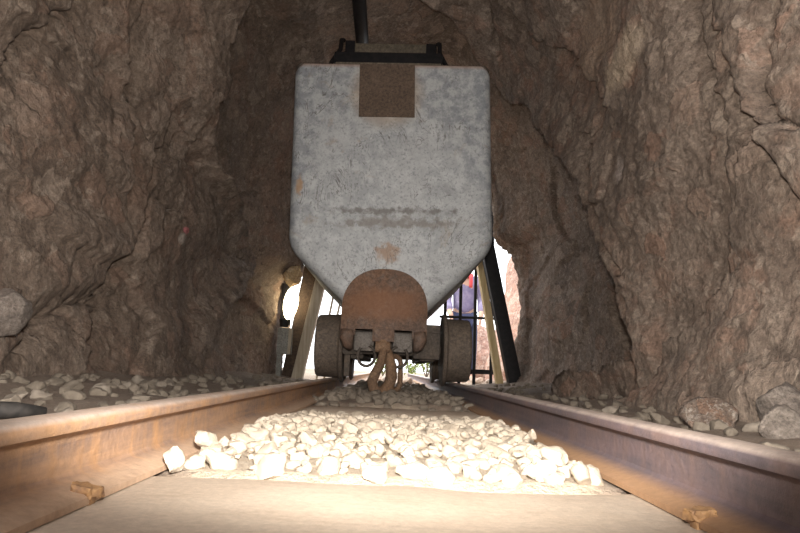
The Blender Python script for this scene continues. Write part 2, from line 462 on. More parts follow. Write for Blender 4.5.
# cracks and ledges on the rock: points are (metres along the tunnel, degrees round its section), then depth, ledge height, width
CRACKS = [
 ([(2.0, 138), (2.12, 151.6), (2.24, 164.7), (2.34, 175.5), (2.32, 188.9), (2.4, 197.2), (2.27, 206.4)], .06, .10, .018),
 ([(2.27, 206.4), (1.94, 209.6), (1.76, 213.9)], .03, .05, .02),
 ([(1.87, 159.8), (1.72, 168.1), (1.64, 175.8)], .05, .05, .016),
 ([(1.6, 13.5), (1.53, .1), (1.42, -14.4), (1.34, -23.5)], .05, .06, .014),
 ([(3.23, 67.4), (3.23, 57.5), (2.69, 32.4)], .05, .07, .016),
 ([(2.85, 22), (2.79, 18.3), (2.69, -7.3), (2.33, -35.9)], .07, .06, .014),
 ([(3.43, 73.2), (3.75, 63.6)], .08, .04, .03),
 ([(1.44, 2.4), (1.42, -9.2), (1.33, -12.2)], .035, -.05, .01),
 ([(2.52, -44.3), (2.14, -41.8), (2.06, -34.1), (1.86, -30.4)], .05, .06, .016),
 ([(2.61, 172.4), (2.56, 183.1), (2.87, 184.6)], .035, .05, .014),
 ([(1.76, 25), (1.75, 12.7), (1.66, -3.7), (1.71, -15.7)], .03, .05, .016),
]
def base_R(al, Y):
    ca, sa = np.cos(al), np.sin(al)
    a = np.where(ca < 0, 1.06, .90); b = np.where(sa > 0, 1.62, 3.0); n = 2.2
    R = 1/((np.abs(ca)/a)**n+(np.abs(sa)/b)**n)**(1/n)
    return R

def tunnel_R(deg, Y, fine=True):
    al = np.radians(deg)
    R = base_R(al, Y)
    P0 = np.stack([R*np.cos(al), Y, Z0+R*np.sin(al)], 1)
    wob = fbm(P0*3.1, 4)*.08+fbm(P0*11, 3)*.035
    # right: near mass steps back into a recess
    eR = np.interp(deg, [q[0] for q in EDGE_R], [q[1] for q in EDGE_R])+wob
    wR = smooth(97, 80, deg)
    amt = np.interp(deg, [-70, 35, 60, 80, 97], [.42, .44, .38, .28, .05])
    d = Y-eR
    step = smooth(-.015, .06, d)
    fade = 1-.78*np.clip((Y-3.2)/(5.3-3.2), 0, 1)
    R = R-smooth(14, 26, deg)*smooth(75, 55, deg)*smooth(4.2, 5.1, Y)*.15+smooth(20, 5, deg)*smooth(4.3, 5.2, Y)*.06
    R = R+wR*(step*amt*fade - smooth(-.45, 0, d)*(1-step)*.05 + .09*np.exp(-((d-.07)/.04)**2))
    # left: near mass steps back, then the wall runs in to the portal
    eL = np.interp(deg, [q[0] for q in EDGE_L], [q[1] for q in EDGE_L])+wob*.8
    wL = smooth(112, 128, deg)
    d = Y-eL
    step = smooth(-.02, .09, d)
    R = R+wL*(step*(.17-.24*np.clip((Y-3.5)/1.7, 0, 1)) - smooth(-.5, 0, d)*(1-step)*.12 + .06*np.exp(-((d-.06)/.04)**2))
    R = R-smooth(188, 174, deg)*smooth(118, 135, deg)*smooth(3.9, 5.0, Y)*.17
    # low spoil slope at the wall foot
    foot = smooth(-28, -48, deg)*(deg < 90)+smooth(208, 228, deg)*(deg > 90)
    R = R-foot*.06
    P = np.stack([R*np.cos(al), Y, Z0+R*np.sin(al)], 1)
    PL = P*np.array([1, .6, 1])
    disp = fbm(PL*1.4+3.1, 3)*.12-np.abs(fbm(PL*3.6+9, 2))*.035
    wp = (P+np.stack([fbm(P*4+50, 4), fbm(P*4+80, 4), fbm(P*4+20, 4)], 1)*.05)*np.array([1, .62, .9])
    f1, e1 = facets(wp*2.3, .9, 3)
    f2, e2 = facets(wp*6.5, 1.0, 40)
    disp += f1*.034*(1-.5*foot)+f2*.006
    disp += smooth(.03, 0, e1)*.006
    disp += fbm(PL*9, 4, .6)*.015
    if fine:
        f3, e3 = facets(wp*15, 1.2, 77)
        disp += f3*.004+fbm(P*34, 3, .65)*.008
    # cracks
    S = 1.0
    for pts, dep, led, wid in CRACKS:
        q = np.array([(y, math.radians(a)*S) for y, a in pts])
        x = np.stack([Y, al*S], 1)+np.stack([perlin(P*9+5), perlin(P*9+31)], 1)*.05+np.stack([perlin(P*26+5), perlin(P*26+31)], 1)*.018
        lo, hi = q.min(0)-.5, q.max(0)+.5
        m = np.where((x[:, 0] > lo[0]) & (x[:, 0] < hi[0]) & (x[:, 1] > lo[1]) & (x[:, 1] < hi[1]))[0]
        if not len(m): continue
        xm = x[m]; bd = np.full(len(m), 9.); sg = np.zeros(len(m))
        for A, B in zip(q, q[1:]):
            ab = B-A; t = np.clip(((xm-A)@ab)/(ab@ab), 0, 1)
            v = xm-(A+t[:, None]*ab); dd = np.sqrt((v*v).sum(1))
            s = np.sign(ab[0]*v[:, 1]-ab[1]*v[:, 0])
            k = dd < bd; bd = np.where(k, dd, bd); sg = np.where(k, s, sg)
        up = 1 if q[-1][1] > q[0][1] else -1
        far = -sg*up   # +1 on the side further down the tunnel
        disp[m] += 1.5*dep*np.exp(-(bd/wid)**2)+1.15*led*(far > 0)*np.exp(-bd/.18)
    return R+disp*np.where((deg > 65) & (deg < 115), .8, 1)

ys = np.concatenate([np.arange(-1.3, 1.1, .06), np.arange(1.1, 2.6, .0105), np.arange(2.6, 4.6, .012), np.arange(4.6, 5.36, .016)])
dg = np.concatenate([np.arange(-68, 70, .55), np.arange(70, 110, .9), np.arange(110, 248.3, .5)])
YY, DD = np.meshgrid(ys, dg, indexing='ij')
yy, dd = YY.ravel(), DD.ravel()
ends = np.where(yy > 5.0, 1, 0)
RR = tunnel_R(dd, yy)
jag = fbm(np.stack([dd*.06, dd*0, dd*0+3.3], 1), 4)*.28
yv = np.where(yy > 4.7, 4.7+(yy-4.7)*(1+jag), yy)
AL = np.radians(dd)
VX = np.stack([RR*np.cos(AL), yv, Z0+RR*np.sin(AL)], 1)
NY, ND = len(ys), len(dg)

def grid_mesh(name, j0, j1, m):
    idx = np.arange(NY*ND).reshape(NY, ND)[:, j0:j1+1]
    vs = VX[idx.ravel()]
    n = j1-j0+1
    loc = np.arange(NY*n).reshape(NY, n)
    F = np.stack([loc[:-1, :-1], loc[:-1, 1:], loc[1:, 1:], loc[1:, :-1]], -1).reshape(-1, 4)
    me = bpy.data.meshes.new(name)
    me.vertices.add(len(vs)); me.vertices.foreach_set('co', vs.ravel())
    me.loops.add(F.size); me.loops.foreach_set('vertex_index', F.ravel())
    me.polygons.add(len(F)); me.polygons.foreach_set('loop_start', np.arange(0, F.size, 4))
    me.polygons.foreach_set('loop_total', np.full(len(F), 4))
    me.polygons.foreach_set('use_smooth', np.ones(len(F), bool))
    me.update(calc_edges=True); me.validate()
    me.materials.append(m)
    return tag(link(bpy.data.objects.new(name, me)), kind='structure')

ja = int(np.argmin(abs(dg-75))); jb = int(np.argmin(abs(dg-112)))
grid_mesh('wall_right', 0, ja, M['rock_right'])
grid_mesh('ceiling', ja, jb, M['rock_top'])
grid_mesh('wall_left', jb, ND-1, M['rock_left'])

# ------------------------------------------------------------------ the ground
def ground_z(x, y):
    x = np.asarray(x, float); y = np.asarray(y, float)
    P = np.stack([x, y, x*0], 1)
    ax = np.abs(x)
    mid = np.interp(y, [-2, .76, .80, 1.3, 1.86, 2.26, 2.32, 2.6, 6, 20], [-.03, -.03, .0, .014, -.012, -.03, .010, .018, .012, .0])
    out = np.interp(ax, [.37, .42, .6, .85, 1.1, 1.5], [-.012, .0, .018, .045, .085, .12])
    w = smooth(.30, .40, ax)
    z = mid*(1-w)+out*w
    z = z+fbm(P*3.5, 4)*.016*smooth(.1, .5, ax)+fbm(P*16, 3)*.006
    # keep clear of the rail foot
    near = smooth(.07, .03, np.abs(ax-.323))
    z = z*(1-near)+np.minimum(z, -.004)*near
    return z

def height_grid(name, xs, ys_, zf, m):
    X, Y = np.meshgrid(xs, ys_, indexing='ij'); z = zf(X.ravel(), Y.ravel())
    vs = np.stack([X.ravel(), Y.ravel(), z], 1); nx, ny = len(xs), len(ys_)
    loc = np.arange(nx*ny).reshape(nx, ny)
    F = np.stack([loc[:-1, :-1], loc[1:, :-1], loc[1:, 1:], loc[:-1, 1:]], -1).reshape(-1, 4)
    me = bpy.data.meshes.new(name)
    me.from_pydata(vs.tolist(), [], F.tolist()); me.update()
    me.polygons.foreach_set('use_smooth', [True]*len(F))
    me.materials.append(m)
    return link(bpy.data.objects.new(name, me))
tag(height_grid('floor', np.concatenate([np.arange(-1.6, -.45, .03), np.arange(-.45, .45, .012), np.arange(.45, 1.6, .03)]),
    np.concatenate([np.arange(-1.3, .4, .06), np.arange(.4, 3.4, .016), np.arange(3.4, 5.5, .04)]), ground_z, M['dirt']), kind='structure')
def yard_z(x, y):
    P = np.stack([x, y, x*0], 1)
    return ground_z(x, np.minimum(y, 6))*smooth(8, 5.6, y)+fbm(P*.9, 4)*.05*smooth(.4, 1.2, np.abs(x))-.004
tag(height_grid('ground', np.arange(-14, 14.01, .2), np.concatenate([np.arange(5.45, 9, .1), np.arange(9, 40, .6)]), yard_z, M['yard']), kind='structure')

# ------------------------------------------------------------------ rails
def rail(sign, name, m, label):
    W, H = .0374, RAIL_H
    # half profile, inner face towards -x in local terms; (distance from gauge face outward, z)
    fl = .0256
    pts = [(-fl, 0), (-fl, .0065), (-fl+.004, .0085), (.0105, .0165), (.0145, .021), (.0150, H-.024), (.0115, H-.0195), (.001, H-.0155), (0, H-.013),
           (0, H-.006), (.0025, H-.0018), (.007, H), (W-.007, H), (W-.0025, H-.0018), (W, H-.006), (W, H-.013), (W-.001, H-.0155), (W-.0115, H-.0195),
           (W-.0150, H-.024), (W-.0145, .021), (W-.0105, .0165), (W+fl-.004, .0085), (W+fl, .0065), (W+fl, 0)]
    bm = BM()
    nseg = 70
    yy_ = [-.6+(12.0+.6)*(i/nseg)**1.4 for i in range(nseg+1)]
    rings = [[bm.verts.new((sign*(G2+x), y, z)) for x, z in pts] for y in yy_]
    for A, B in zip(rings, rings[1:]):
        for k in range(len(pts)):
            j = (k+1) % len(pts); bm.faces.new((A[k], A[j], B[j], B[k]))
    bm.faces.new(rings[0]); bm.faces.new(rings[-1][::-1])
    o = put(name, bm, m, angle=40)
    return tag(o, label, 'rail', 'track rails')
rail(-1, 'rail', M['rail_left'], 'orange-brown rusty steel rail running beneath the cart wheel on the side of the grey boulder')
rail(1, 'rail', M['rail_right'], 'purplish dark steel rail with an orange rust-stained foot, beside the reddish stony wall')

# ------------------------------------------------------------------ sleepers and spikes
def sleeper(y0, y1, label, x0=-.62, x1=.62):
    bm = BM(); box(bm, (x0, y0, -.11), (x1, y1, -.0012), .012)
    bmesh.ops.subdivide_edges(bm, edges=[e for e in bm.edges if abs(e.verts[0].co.x-e.verts[1].co.x) > .5], cuts=40, use_grid_fill=True)
    o = put('sleeper', bm, M['sleeper'], angle=45)
    co = np.array([v.co[:] for v in o.data.vertices])
    dz = fbm(co*np.array([3, 9, 3]), 3)*.010
    wob_ = fbm(np.stack([co[:, 0]*5, np.sign(co[:, 1]-(y0+y1)/2)*7.7, co[:, 0]*0], 1), 3)*.012
    for v, a, w_ in zip(o.data.vertices, dz, wob_):
        v.co.y += w_
        if v.co.z > -.05: v.co.z += min(0, a)
    return tag(o, label, 'sleeper', 'wooden track sleepers')
sleeper(.36, .772, 'broad dusty wooden sleeper in front of the pale stone heap')
sleeper(1.86, 2.24, 'dust-covered wooden sleeper lying just in front of the cart, behind the stone heap')

def spike(x, y, sgn, label):
    r = empty('rail_spike', (x, y, .0), label, 'spike', 'rail spikes')
    bm = BM(); box(bm, (x-.007, y-.007, -.06), (x+.007, y+.007, .014), .002)
    put('shank', bm, M['spike'], r, angle=40)
    bm = BM(); bmesh.ops.create_icosphere(bm, subdivisions=3, radius=1)
    for v in bm.verts:
        q = Vector((max(-.7, min(.75, v.co.x)), max(-.75, min(.7, v.co.y)), max(-.5, min(.55, v.co.z))))
        q *= 1+.16*math.sin(7*v.co.x+3*v.co.y+x*40)+.1*math.sin(11*v.co.y-5*v.co.z)
        v.co = Vector((x+q.x*.015, y+q.y*.013, .011+q.z*.008+q.x*.003*sgn*-1))
    put('head', bm, M['spike'], r, angle=40)
spike(-.286, .605, 1, 'rusty orange rail spike gripping the foot of the orange-brown rail')
spike(.284, .603, -1, 'rusty rail spike gripping the foot of the purplish rail')

# ------------------------------------------------------------------ stones
def stone_mesh(seed, flat, ang, mtl):
    bm = BM(); bmesh.ops.create_icosphere(bm, subdivisions=3, radius=1)
    co = np.array([v.co[:] for v in bm.verts])
    r = np.random.RandomState(seed)
    h = np.ones(len(co))
    for k in range(ang):      # knock flat facets off the pebble
        n = r.normal(size=3); n /= np.linalg.norm(n); d0 = r.uniform(.52, .88)
        dd_ = co@n; over = np.maximum(dd_-d0, 0)
        co = co-over[:, None]*n*.88
    co *= (1+.34*fbm(co*1.3+seed, 4))[:, None]
    co *= np.array([r.uniform(.85, 1.25), r.uniform(.75, 1.0), flat])
    co /= np.abs(co[:, :2]).max()
    for v, c in zip(bm.verts, co): v.co = c
    me = bpy.data.meshes.new('ballast_stone')
    bm.to_mesh(me); bm.free()
    me.materials.append(mtl)
    me.polygons.foreach_set('use_smooth', [True]*len(me.polygons)); me.set_sharp_from_angle(angle=math.radians(38))
    return me
BAL = [stone_mesh(i, rng.uniform(.5, .85), 11, M['ballast']) for i in range(14)]
BNK = [stone_mesh(i+40, rng.uniform(.5, .85), 11, M['bank_stone']) for i in range(12)]

stones = []      # (x, y, z, size, rot, mesh, label, group)
def scatter(n, xf, yf, sizes, meshes, label, group, zoff=lambda s: 0, mind=.75, tries=40, keep=None):
    pts = []
    for _ in range(n):
        for t in range(tries):
            y = yf(); x = xf(y); s = rng.uniform(*sizes)
            if keep and not keep(x, y): continue
            if all((x-a)**2+(y-b)**2 > (mind*(s+c))**2 for a, b, c in pts[-260:]): break
        else: continue
        pts.append((x, y, s))
    gz = ground_z([p[0] for p in pts], [p[1] for p in pts])
    for (x, y, s), z in zip(pts, gz):
        me = rng.choice(meshes)
        stones.append((x, y, float(z)+s*.10+zoff(s), s, (rng.uniform(-.5, .5), rng.uniform(-.5, .5), rng.uniform(0, 6.3)), me,
                       label(x, y, s) if callable(label) else label, group))
def lab_mid(x, y, s):
    where = 'against the orange-brown rail' if x < -.2 else 'against the purplish rail' if x > .2 else 'in the middle of the track'
    kind = 'large pale' if s > .022 else 'pale' if s > .016 else 'small pale'
    return f'{kind} ballast stone {where}, heaped between the two sleepers'
# front heap: thick pale front row, then the field behind it
def xf(y): return rng.uniform(-.27, .255)
scatter(34, lambda y: rng.uniform(-.26, .25), lambda: rng.uniform(.80, .90), (.014, .024), BAL, lab_mid, 'ballast between the rails', lambda s: .001, .80)
scatter(150, xf, lambda: rng.uniform(.90, 1.32), (.012, .024), BAL, lab_mid, 'ballast between the rails', lambda s: .001, .74)
scatter(230, xf, lambda: rng.uniform(1.3, 1.86), (.012, .026), BAL, lab_mid, 'ballast between the rails', lambda s: .001, .74)
scatter(90, xf, lambda: rng.uniform(.86, 1.7), (.009, .014), BAL, lab_mid, 'ballast between the rails', lambda s: .010, 1.3)
scatter(420, xf, lambda: rng.uniform(.80, 1.86), (.006, .011), BAL, lab_mid, 'ballast between the rails', lambda s: .004, .7)
# bigger light stones at the front corners
for (x, y, z, s, rot, me, lab) in [
   (.190, .818, .012, .023, (.2, .1, .3), BAL[2], 'big rounded white stone at the heap end beside the purplish rail'),
   (.236, .812, .010, .022, (1.2, .3, 1.2), BAL[5], 'upright white stone touching the foot of the purplish rail'),
   (.214, .865, .024, .022, (.1, -.2, 2.2), BAL[7], 'white stone second from the purplish rail in the heap front row'),
   (.222, 1.02, .040, .012, (.9, .4, 1.), BAL[1], 'small upright pale stone perched on the heap beside the purplish rail'),
   (-.268, .79, .012, .017, (.4, 1.1, .4), BAL[9], 'rounded pale stone leaning on the foot of the orange-brown rail at the heap corner'),
   (-.262, .90, .026, .019, (.3, 1.0, .7), BAL[3], 'long pale stone tipped up against the foot of the orange-brown rail'),
   (-.226, .83, .008, .020, (.1, .2, .1), BAL[11], 'flat pale stone lying beside the two tipped ones near the orange-brown rail')]:
    stones.append((x, y, z, s, rot, me, lab, 'ballast between the rails'))
# behind the second sleeper, under the coupling
scatter(170, lambda y: rng.uniform(-.29, .29), lambda: rng.uniform(2.28, 3.2), (.016, .032), BNK,
        'brownish stone in the gravel between the far sleeper and the cart', 'gravel in front of the cart', lambda s: .004, .6,
        keep=lambda x, y: not (-.17 < x < .07 and 2.85 < y < 3.12))
scatter(70, lambda y: rng.uniform(-.24, .24), lambda: rng.uniform(3.2, 4.9), (.02, .04), BNK,
        'stone on the ground beneath the cart', 'gravel beneath the cart', lambda s: .006, .7)
# banks outside the rails
def lab_l(x, y, s): return ('large ' if s > .027 else '')+('tan stone banked at the wall foot below the grey boulder' if y < 2.1 else 'tan stone between orange-brown rail and wall, beyond the grey boulder')
scatter(95, lambda y: rng.uniform(-1.02, -.52), lambda: rng.uniform(1.2, 2.1), (.013, .034), BNK, lab_l, 'stones banked along the boulder wall', lambda s: .0, .75)
scatter(110, lambda y: rng.uniform(-.95, -.45), lambda: rng.uniform(2.1, 4.6), (.013, .034), BNK, lab_l, 'stones banked along the boulder wall', lambda s: .0, .75)
def lab_r(x, y, s): return ('large ' if s > .027 else '')+('grey-tan stone at the wall foot beside the red-speckled rock' if y < 1.9 else 'grey-tan stone between the purplish rail and the stony wall')
scatter(60, lambda y: rng.uniform(.5, .86), lambda: rng.uniform(.95, 1.9), (.012, .032), BNK, lab_r, 'stones banked along the reddish wall', lambda s: .002, .7,
        keep=lambda x, y: math.hypot(x-.735, y-1.47) > .11 and math.hypot(x-.74, y-1.17) > .1)
scatter(90, lambda y: rng.uniform(.46, .95), lambda: rng.uniform(1.9, 4.8), (.014, .032), BNK, lab_r, 'stones banked along the reddish wall', lambda s: .004, .7)

def seen_size(s):
    x, y, z, sz = s[:4]
    dx, dy, dz = x-CAM.x, y, z-CAM.z
    dist = math.sqrt(dx*dx+dy*dy+dz*dz)
    if abs(dx)/max(y, .01) > .69: return 0
    k = sz/dist
    if y > 3.15: k *= .2
    if x < -.36 or x > .36: k *= 1.0
    return k
order = sorted(range(len(stones)), key=lambda i: -seen_size(stones[i]))
solo = set(order[:296])
rest, fines = BM(), BM()
for i, (x, y, z, s, rot, me, lab, grp) in enumerate(stones):
    mx = Matrix.Translation((x, y, z)) @ Euler(rot).to_matrix().to_4x4() @ Matrix.Scale(s, 4)
    if i in solo:
        o = link(bpy.data.objects.new('ballast_stone', me))
        o.matrix_world = mx
        tag(o, lab, 'stone', grp)
    elif seen_size((x, y, z, s)) > 0:
        n0 = len(rest.verts); tmp = bmesh.new(); tmp.from_mesh(me); tmp.transform(mx)
        t2 = bpy.data.meshes.new('t'); tmp.to_mesh(t2); tmp.free(); (fines if 'between' in grp else rest).from_mesh(t2); bpy.data.meshes.remove(t2)
tag(put('gravel', rest, M['bank_stone'], smooth=True), 'loose brownish gravel strewn beside the rails and below the cart', 'gravel', kind='stuff')
tag(put('gravel', fines, M['ballast'], smooth=True), 'pale gravel filling the stone heap between the rails', 'gravel', kind='stuff')

# larger rocks
def rock(name, c, r, sc, seed, mtl, label, cat='rock', group=None, flats=16, sub=4):
    bm = BM(); bmesh.ops.create_icosphere(bm, subdivisions=sub, radius=1)
    co = np.array([v.co[:] for v in bm.verts]); rs = np.random.RandomState(seed)
    for k in range(flats):
        n = rs.normal(size=3); n /= np.linalg.norm(n); d0 = rs.uniform(.6, .9)
        co = co-np.maximum(co@n-d0, 0)[:, None]*n*.85
    co *= (1+.22*fbm(co*1.4+seed, 4)+.05*fbm(co*6+seed, 3))[:, None]
    co *= np.array(sc)*r
    for v, q in zip(bm.verts, co): v.co = q
    o = put(name, bm, mtl, smooth=True); o.location = c
    return tag(o, label, cat, group)
rock('boulder', (-.985, 1.55, .235), .07, (1.0, 1.1, .85), 3, M['boulder_grey'], 'rounded grey boulder sticking out of the wall beside the rubble bank', flats=6)
rock('rock', (.735, 1.47, .045), .068, (1.1, 1.0, .8), 8, M['boulder_red'], 'red-speckled rock with white chips at the foot of the stony wall')
rock('rock', (.76, 1.22, .05), .055, (1.0, 1.0, .8), 15, M['boulder_grey'], 'large dull grey rock against the wall foot, nearer than the red-speckled one')
rock('rock', (.80, 1.30, .09), .06, (.9, .9, .9), 22, M['boulder_grey'], 'grey rock wedged between the red-speckled rock and the nearest wall foot')
rock('rock', (.90, 1.9, .05), .06, (1, 1, .8), 27, M['boulder_grey'], 'small grey rock by the wall foot, beyond the red-speckled one')

# black rubber strip by the near end of the left rail
HOSE = [(-.80, .92, .045), (-.70, 1.0, .043), (-.64, 1.08, .040), (-.61, 1.12, .036)]
bm = BM()
sweep(bm, HOSE, [.016, .016, .014, .008], 12)
tag(put('rubber_hose', bm, M['rubber'], smooth=True), 'black rubber hose end lying beside the orange-brown rail', 'hose')

# ------------------------------------------------------------------ the mine cart
cart = empty('mine_cart', (-.03, 3.7, RAIL_H), 'grey galvanised mine cart with rusty bumper standing on the rails', 'mine cart')
TILT = Matrix.Translation((-.034, 3.1, .75)) @ Matrix.Rotation(math.radians(-1.7), 4, 'Y')   # leans a little on its axles
def placed(o, mx=TILT):
    o.matrix_parent_inverse = Matrix.Translation(-Vector(cart.location)) ; o.matrix_local = o.matrix_local
    o.matrix_basis = mx; return o
def arc(cx, cz, r, a0, a1, n=8):
    return [(cx+r*math.cos(math.radians(a0+(a1-a0)*i/n)), cz+r*math.sin(math.radians(a0+(a1-a0)*i/n))) for i in range(n+1)]
HW, TOP = .518, .972
# clockwise from the top right: down the side, round the lower corner, down the hopper slope, flat bottom
right = arc(HW-.054, TOP-.054, .054, 90, 0, 8)+[(HW, .60), (HW, .30), (HW, .08)]
# rounded knee
knee = []
kx, kz, kr = HW-.16, .055, .16
for i in range(0, 9):
    a = math.radians(0-46*i/8); knee.append((kx+kr*math.cos(a), kz+kr*math.sin(a)))
slope = [(.40, -.135), (.33, -.20), (.265, -.262)]
low = [(.20, -.322), (.165, -.345), (.12, -.36), (0, -.36)]
half = right+knee+slope[1:]+low
full = half+[(-x, z) for x, z in half[-2::-1]]
bm = BM()
# front lip: rings move inwards as the plate edge rounds over
cxm, czm = 0, .30
def inset(pts, d):
    n = len(pts); out = []
    for i in range(n):
        p0, p1, p2 = pts[i-1], pts[i], pts[(i+1) % n]
        t = Vector((p2[0]-p0[0], p2[1]-p0[1])); t.normalize()
        nrm = Vector((t.y, -t.x))      # towards the inside for a clockwise outline
        out.append((p1[0]+nrm.x*d, p1[1]+nrm.y*d*(.12 if p1[1] > TOP-.055 else 1)))
    return out
L = 1.45
rings = []
R0 = .048
prof = [(R0*(1-math.cos(a)), R0*(1-math.sin(a))) for a in [math.radians(90*k/6) for k in range(0, 7)]]   # (inset fraction, y)
lay = [(R0*(1-math.sin(math.radians(90*k/6))), R0*(1-math.cos(math.radians(90*k/6)))) for k in range(0, 7)]
seq = [(i_, y_-.05) for i_, y_ in lay]                       # k=0: inset R0 at the face
ring_def = [(ins, y) for ins, y in seq]+[(0, .35), (0, .9)]+[(ins, L-y-.05) for ins, y in seq[::-1]]
for ins, y in ring_def:
    rings.append([bm.verts.new((x, y, z)) for x, z in inset(full, ins)])
n = len(full)
ntop = 0
for A, B in zip(rings, rings[1:]):
    for k in range(n):
        j = (k+1) % n
        if k == n-1: continue        # open top between the two upper corners
        bm.faces.new((A[k], A[j], B[j], B[k]))
bm.faces.new(rings[0]); bm.faces.new(rings[-1][::-1])
# inside of the tub: a smaller hopper hung from the rim
inner = [[bm.verts.new((x, y, z)) for x, z in ((HW-.05, TOP), (HW-.05, .02), (.2, -.28), (-.2, -.28), (-HW+.05, .02), (-HW+.05, TOP))] for y in (.012, L-.112)]
a, b_ = inner
for k in range(5): bm.faces.new((a[k], b_[k], b_[k+1], a[k+1]))
bm.faces.new(a[::-1]); bm.faces.new(b_)
tub = put('tub', bm, M['body'], cart, angle=50); placed(tub)
# rim: rolled edge around the mouth
bm = BM()
rr_ = [(-HW+.03, -.035), (HW-.03, -.035), (HW-.012, 0), (HW-.012, L-.12), (-HW+.012, L-.12), (-HW+.012, 0)]
sweep(bm, [(x, y, TOP-.006) for x, y in rr_], .010, 8, True)
rim = put('rim', bm, M['iron_dark'], cart, smooth=True); placed(rim)
rim['label'] = 'rust-brown rolled rim'
# bare rusted rectangle
bm = BM(); box(bm, (-.175, -.055, .675), (.116, -.044, TOP-.004), .002)
pl = put('rust_panel', bm, M['rust_plate'], cart, angle=40); placed(pl); pl['label'] = 'square of bare brown rust'

# bumper: domed plate with two notches
bm = BM()
bw, bx = .207, -.050
def z_top(u): return .425+.190*math.sqrt(max(0, 1-abs(u)**2.3))
def z_bot(x):
    ax = abs(x)
    if ax < .052: return .262
    if ax < .135: return .318
    return .290 if x < 0 else .278
xs_ = sorted(set([-bw, -bw+.003, -bw+.01]+[i*.0115 for i in range(-17, 18)]+[-.1355, -.1345, -.0525, -.0515, .0515, .0525, .1345, .1355, bw-.01, bw-.003, bw]))
cols = []
NR = 14
def by(x, t):     # bulge of the plate towards the track
    return 2.985-.05*(1-(x/bw)**2)*math.sin(PI*min(1, .18+.82*(1-t)))
for x in xs_:
    zt, zb = z_top(x/bw), z_bot(x)
    col = []
    for k in range(NR+1):
        t = k/NR; z = zt+(zb-zt)*t
        tt = (z-.26)/.36
        col.append(bm.verts.new((bx+x, by(x, 1-tt)+.0, z)))
    cols.append(col)
for A, B in zip(cols, cols[1:]):
    for k in range(NR): bm.faces.new((A[k], A[k+1], B[k+1], B[k]))
geom = list(bm.faces)
ex = bmesh.ops.extrude_face_region(bm, geom=geom)
for v in [e for e in ex['geom'] if isinstance(e, bmesh.types.BMVert)]: v.co.y += .026
bp = put('bumper_plate', bm, M['bumper'], cart, angle=50)
bp['label'] = 'domed brown rusty bumper plate'
# web tying the bumper to the body
bm = BM(); prism(bm, [(bx-.19, .31), (bx-.19, .45), (bx-.12, .55), (bx+.12, .55), (bx+.19, .45), (bx+.19, .33), (bx+.10, .33), (bx-.10, .33)], 3.0, 3.12)
put('bumper_web', bm, M['iron_dark'], cart)
# feet of the bumper
for s in (-1, 1):
    bm = BM()
    sweep(bm, [(bx+s*.170, 2.985, .31), (bx+s*.175, 2.978, .275), (bx+s*.168, 2.985, .245), (bx+s*.155, 3.0, .225)], [.034, .034, .026, .014], 10)
    put('bumper_foot', bm, M['bumper'], cart, smooth=True)
    bm = BM()
    box(bm, (bx+s*.094-.05, 3.03, .215), (bx+s*.094+.05, 3.16, .312), .016)
    cyl(bm, (bx+s*.094, 3.0, .262), (bx+s*.094, 3.06, .262), .034, .03, 20)
    put('buffer_block', bm, M['casting'], cart, angle=40)
# drawbar tongue and clevis
bm = BM()
prism(bm, [(bx-.052, .33), (bx+.052, .33), (bx+.036, .262), (bx+.026, .232), (bx-.026, .232), (bx-.036, .262)], 2.925, 3.0)
bmesh.ops.bevel(bm, geom=list(bm.edges), offset=.008, segments=2, affect='EDGES')
put('drawbar', bm, M['bumper'], cart, angle=40)
bm = BM()
cyl(bm, (bx-.034, 2.925, .236), (bx+.034, 2.925, .236), .026, seg=20)
cyl(bm, (bx, 2.90, .250), (bx, 2.945, .250), .020, seg=16)
put('pin', bm, M['link'], cart, angle=40)
# big coupling link hanging from the drawbar, turned a third of the way round
def stad(w, h, n=12):
    pts = []
    for i in range(n+1):
        a_ = PI*i/n; pts.append((w*math.cos(a_), h+w*math.sin(a_)))
    for i in range(n+1):
        a_ = PI+PI*i/n; pts.append((w*math.cos(a_), -h+w*math.sin(a_)))
    return pts
bm = BM()
LP = [(-.036, 2.955, .245), (-.022, 2.95, .20), (-.008, 2.945, .15), (-.004, 2.94, .10), (-.016, 2.925, .055), (-.048, 2.905, .027), (-.080, 2.885, .037),
      (-.092, 2.875, .075), (-.076, 2.880, .118), (-.056, 2.888, .160), (-.048, 2.905, .205), (-.045, 2.93, .240)]
sweep(bm, LP, [.018, .023, .027, .028, .028, .027, .026, .025, .023, .021, .019, .017], 14, True)
lk = put('coupling_link', bm, M['link'], cart, smooth=True); lk['label'] = 'large rusty coupling link hanging to the gravel'
bm = BM()
sweep(bm, [(bx+.060+x*.8, 3.03+x*.5, .115+z) for x, z in stad(.036, .045)], .013, 12, True)
put('coupling_link', bm, M['link'], cart, smooth=True)
# thin side rings under the buffer blocks
for s in (-1, 1):
    bm = BM()
    cx_ = bx+s*.098
    sweep(bm, [(cx_-s*.02+.042*math.cos(2*PI*k/28), 3.02+.012*math.sin(2*PI*k/28), .195+.050*math.sin(2*PI*k/28)) for k in range(28)], .0075, 8, True)
    put('side_ring', bm, M['iron_dark'], cart, smooth=True)
# underframe
bm = BM()
box(bm, (-.235, 3.18, .205), (.225, 3.27, .335), .012)
box(bm, (-.225, 3.2, .18), (-.15, 4.5, .30), .01)
box(bm, (.14, 3.2, .18), (.215, 4.5, .30), .01)
box(bm, (-.235, 4.38, .205), (.225, 4.47, .335), .012)
put('underframe', bm, M['iron_dark'], cart, angle=40)
bm = BM(); prism(bm, [(-.25, .29), (.12, .29), (.10, .44), (-.25, .44)], 3.3, 4.3)
put('cradle', bm, M['iron_dark'], cart)
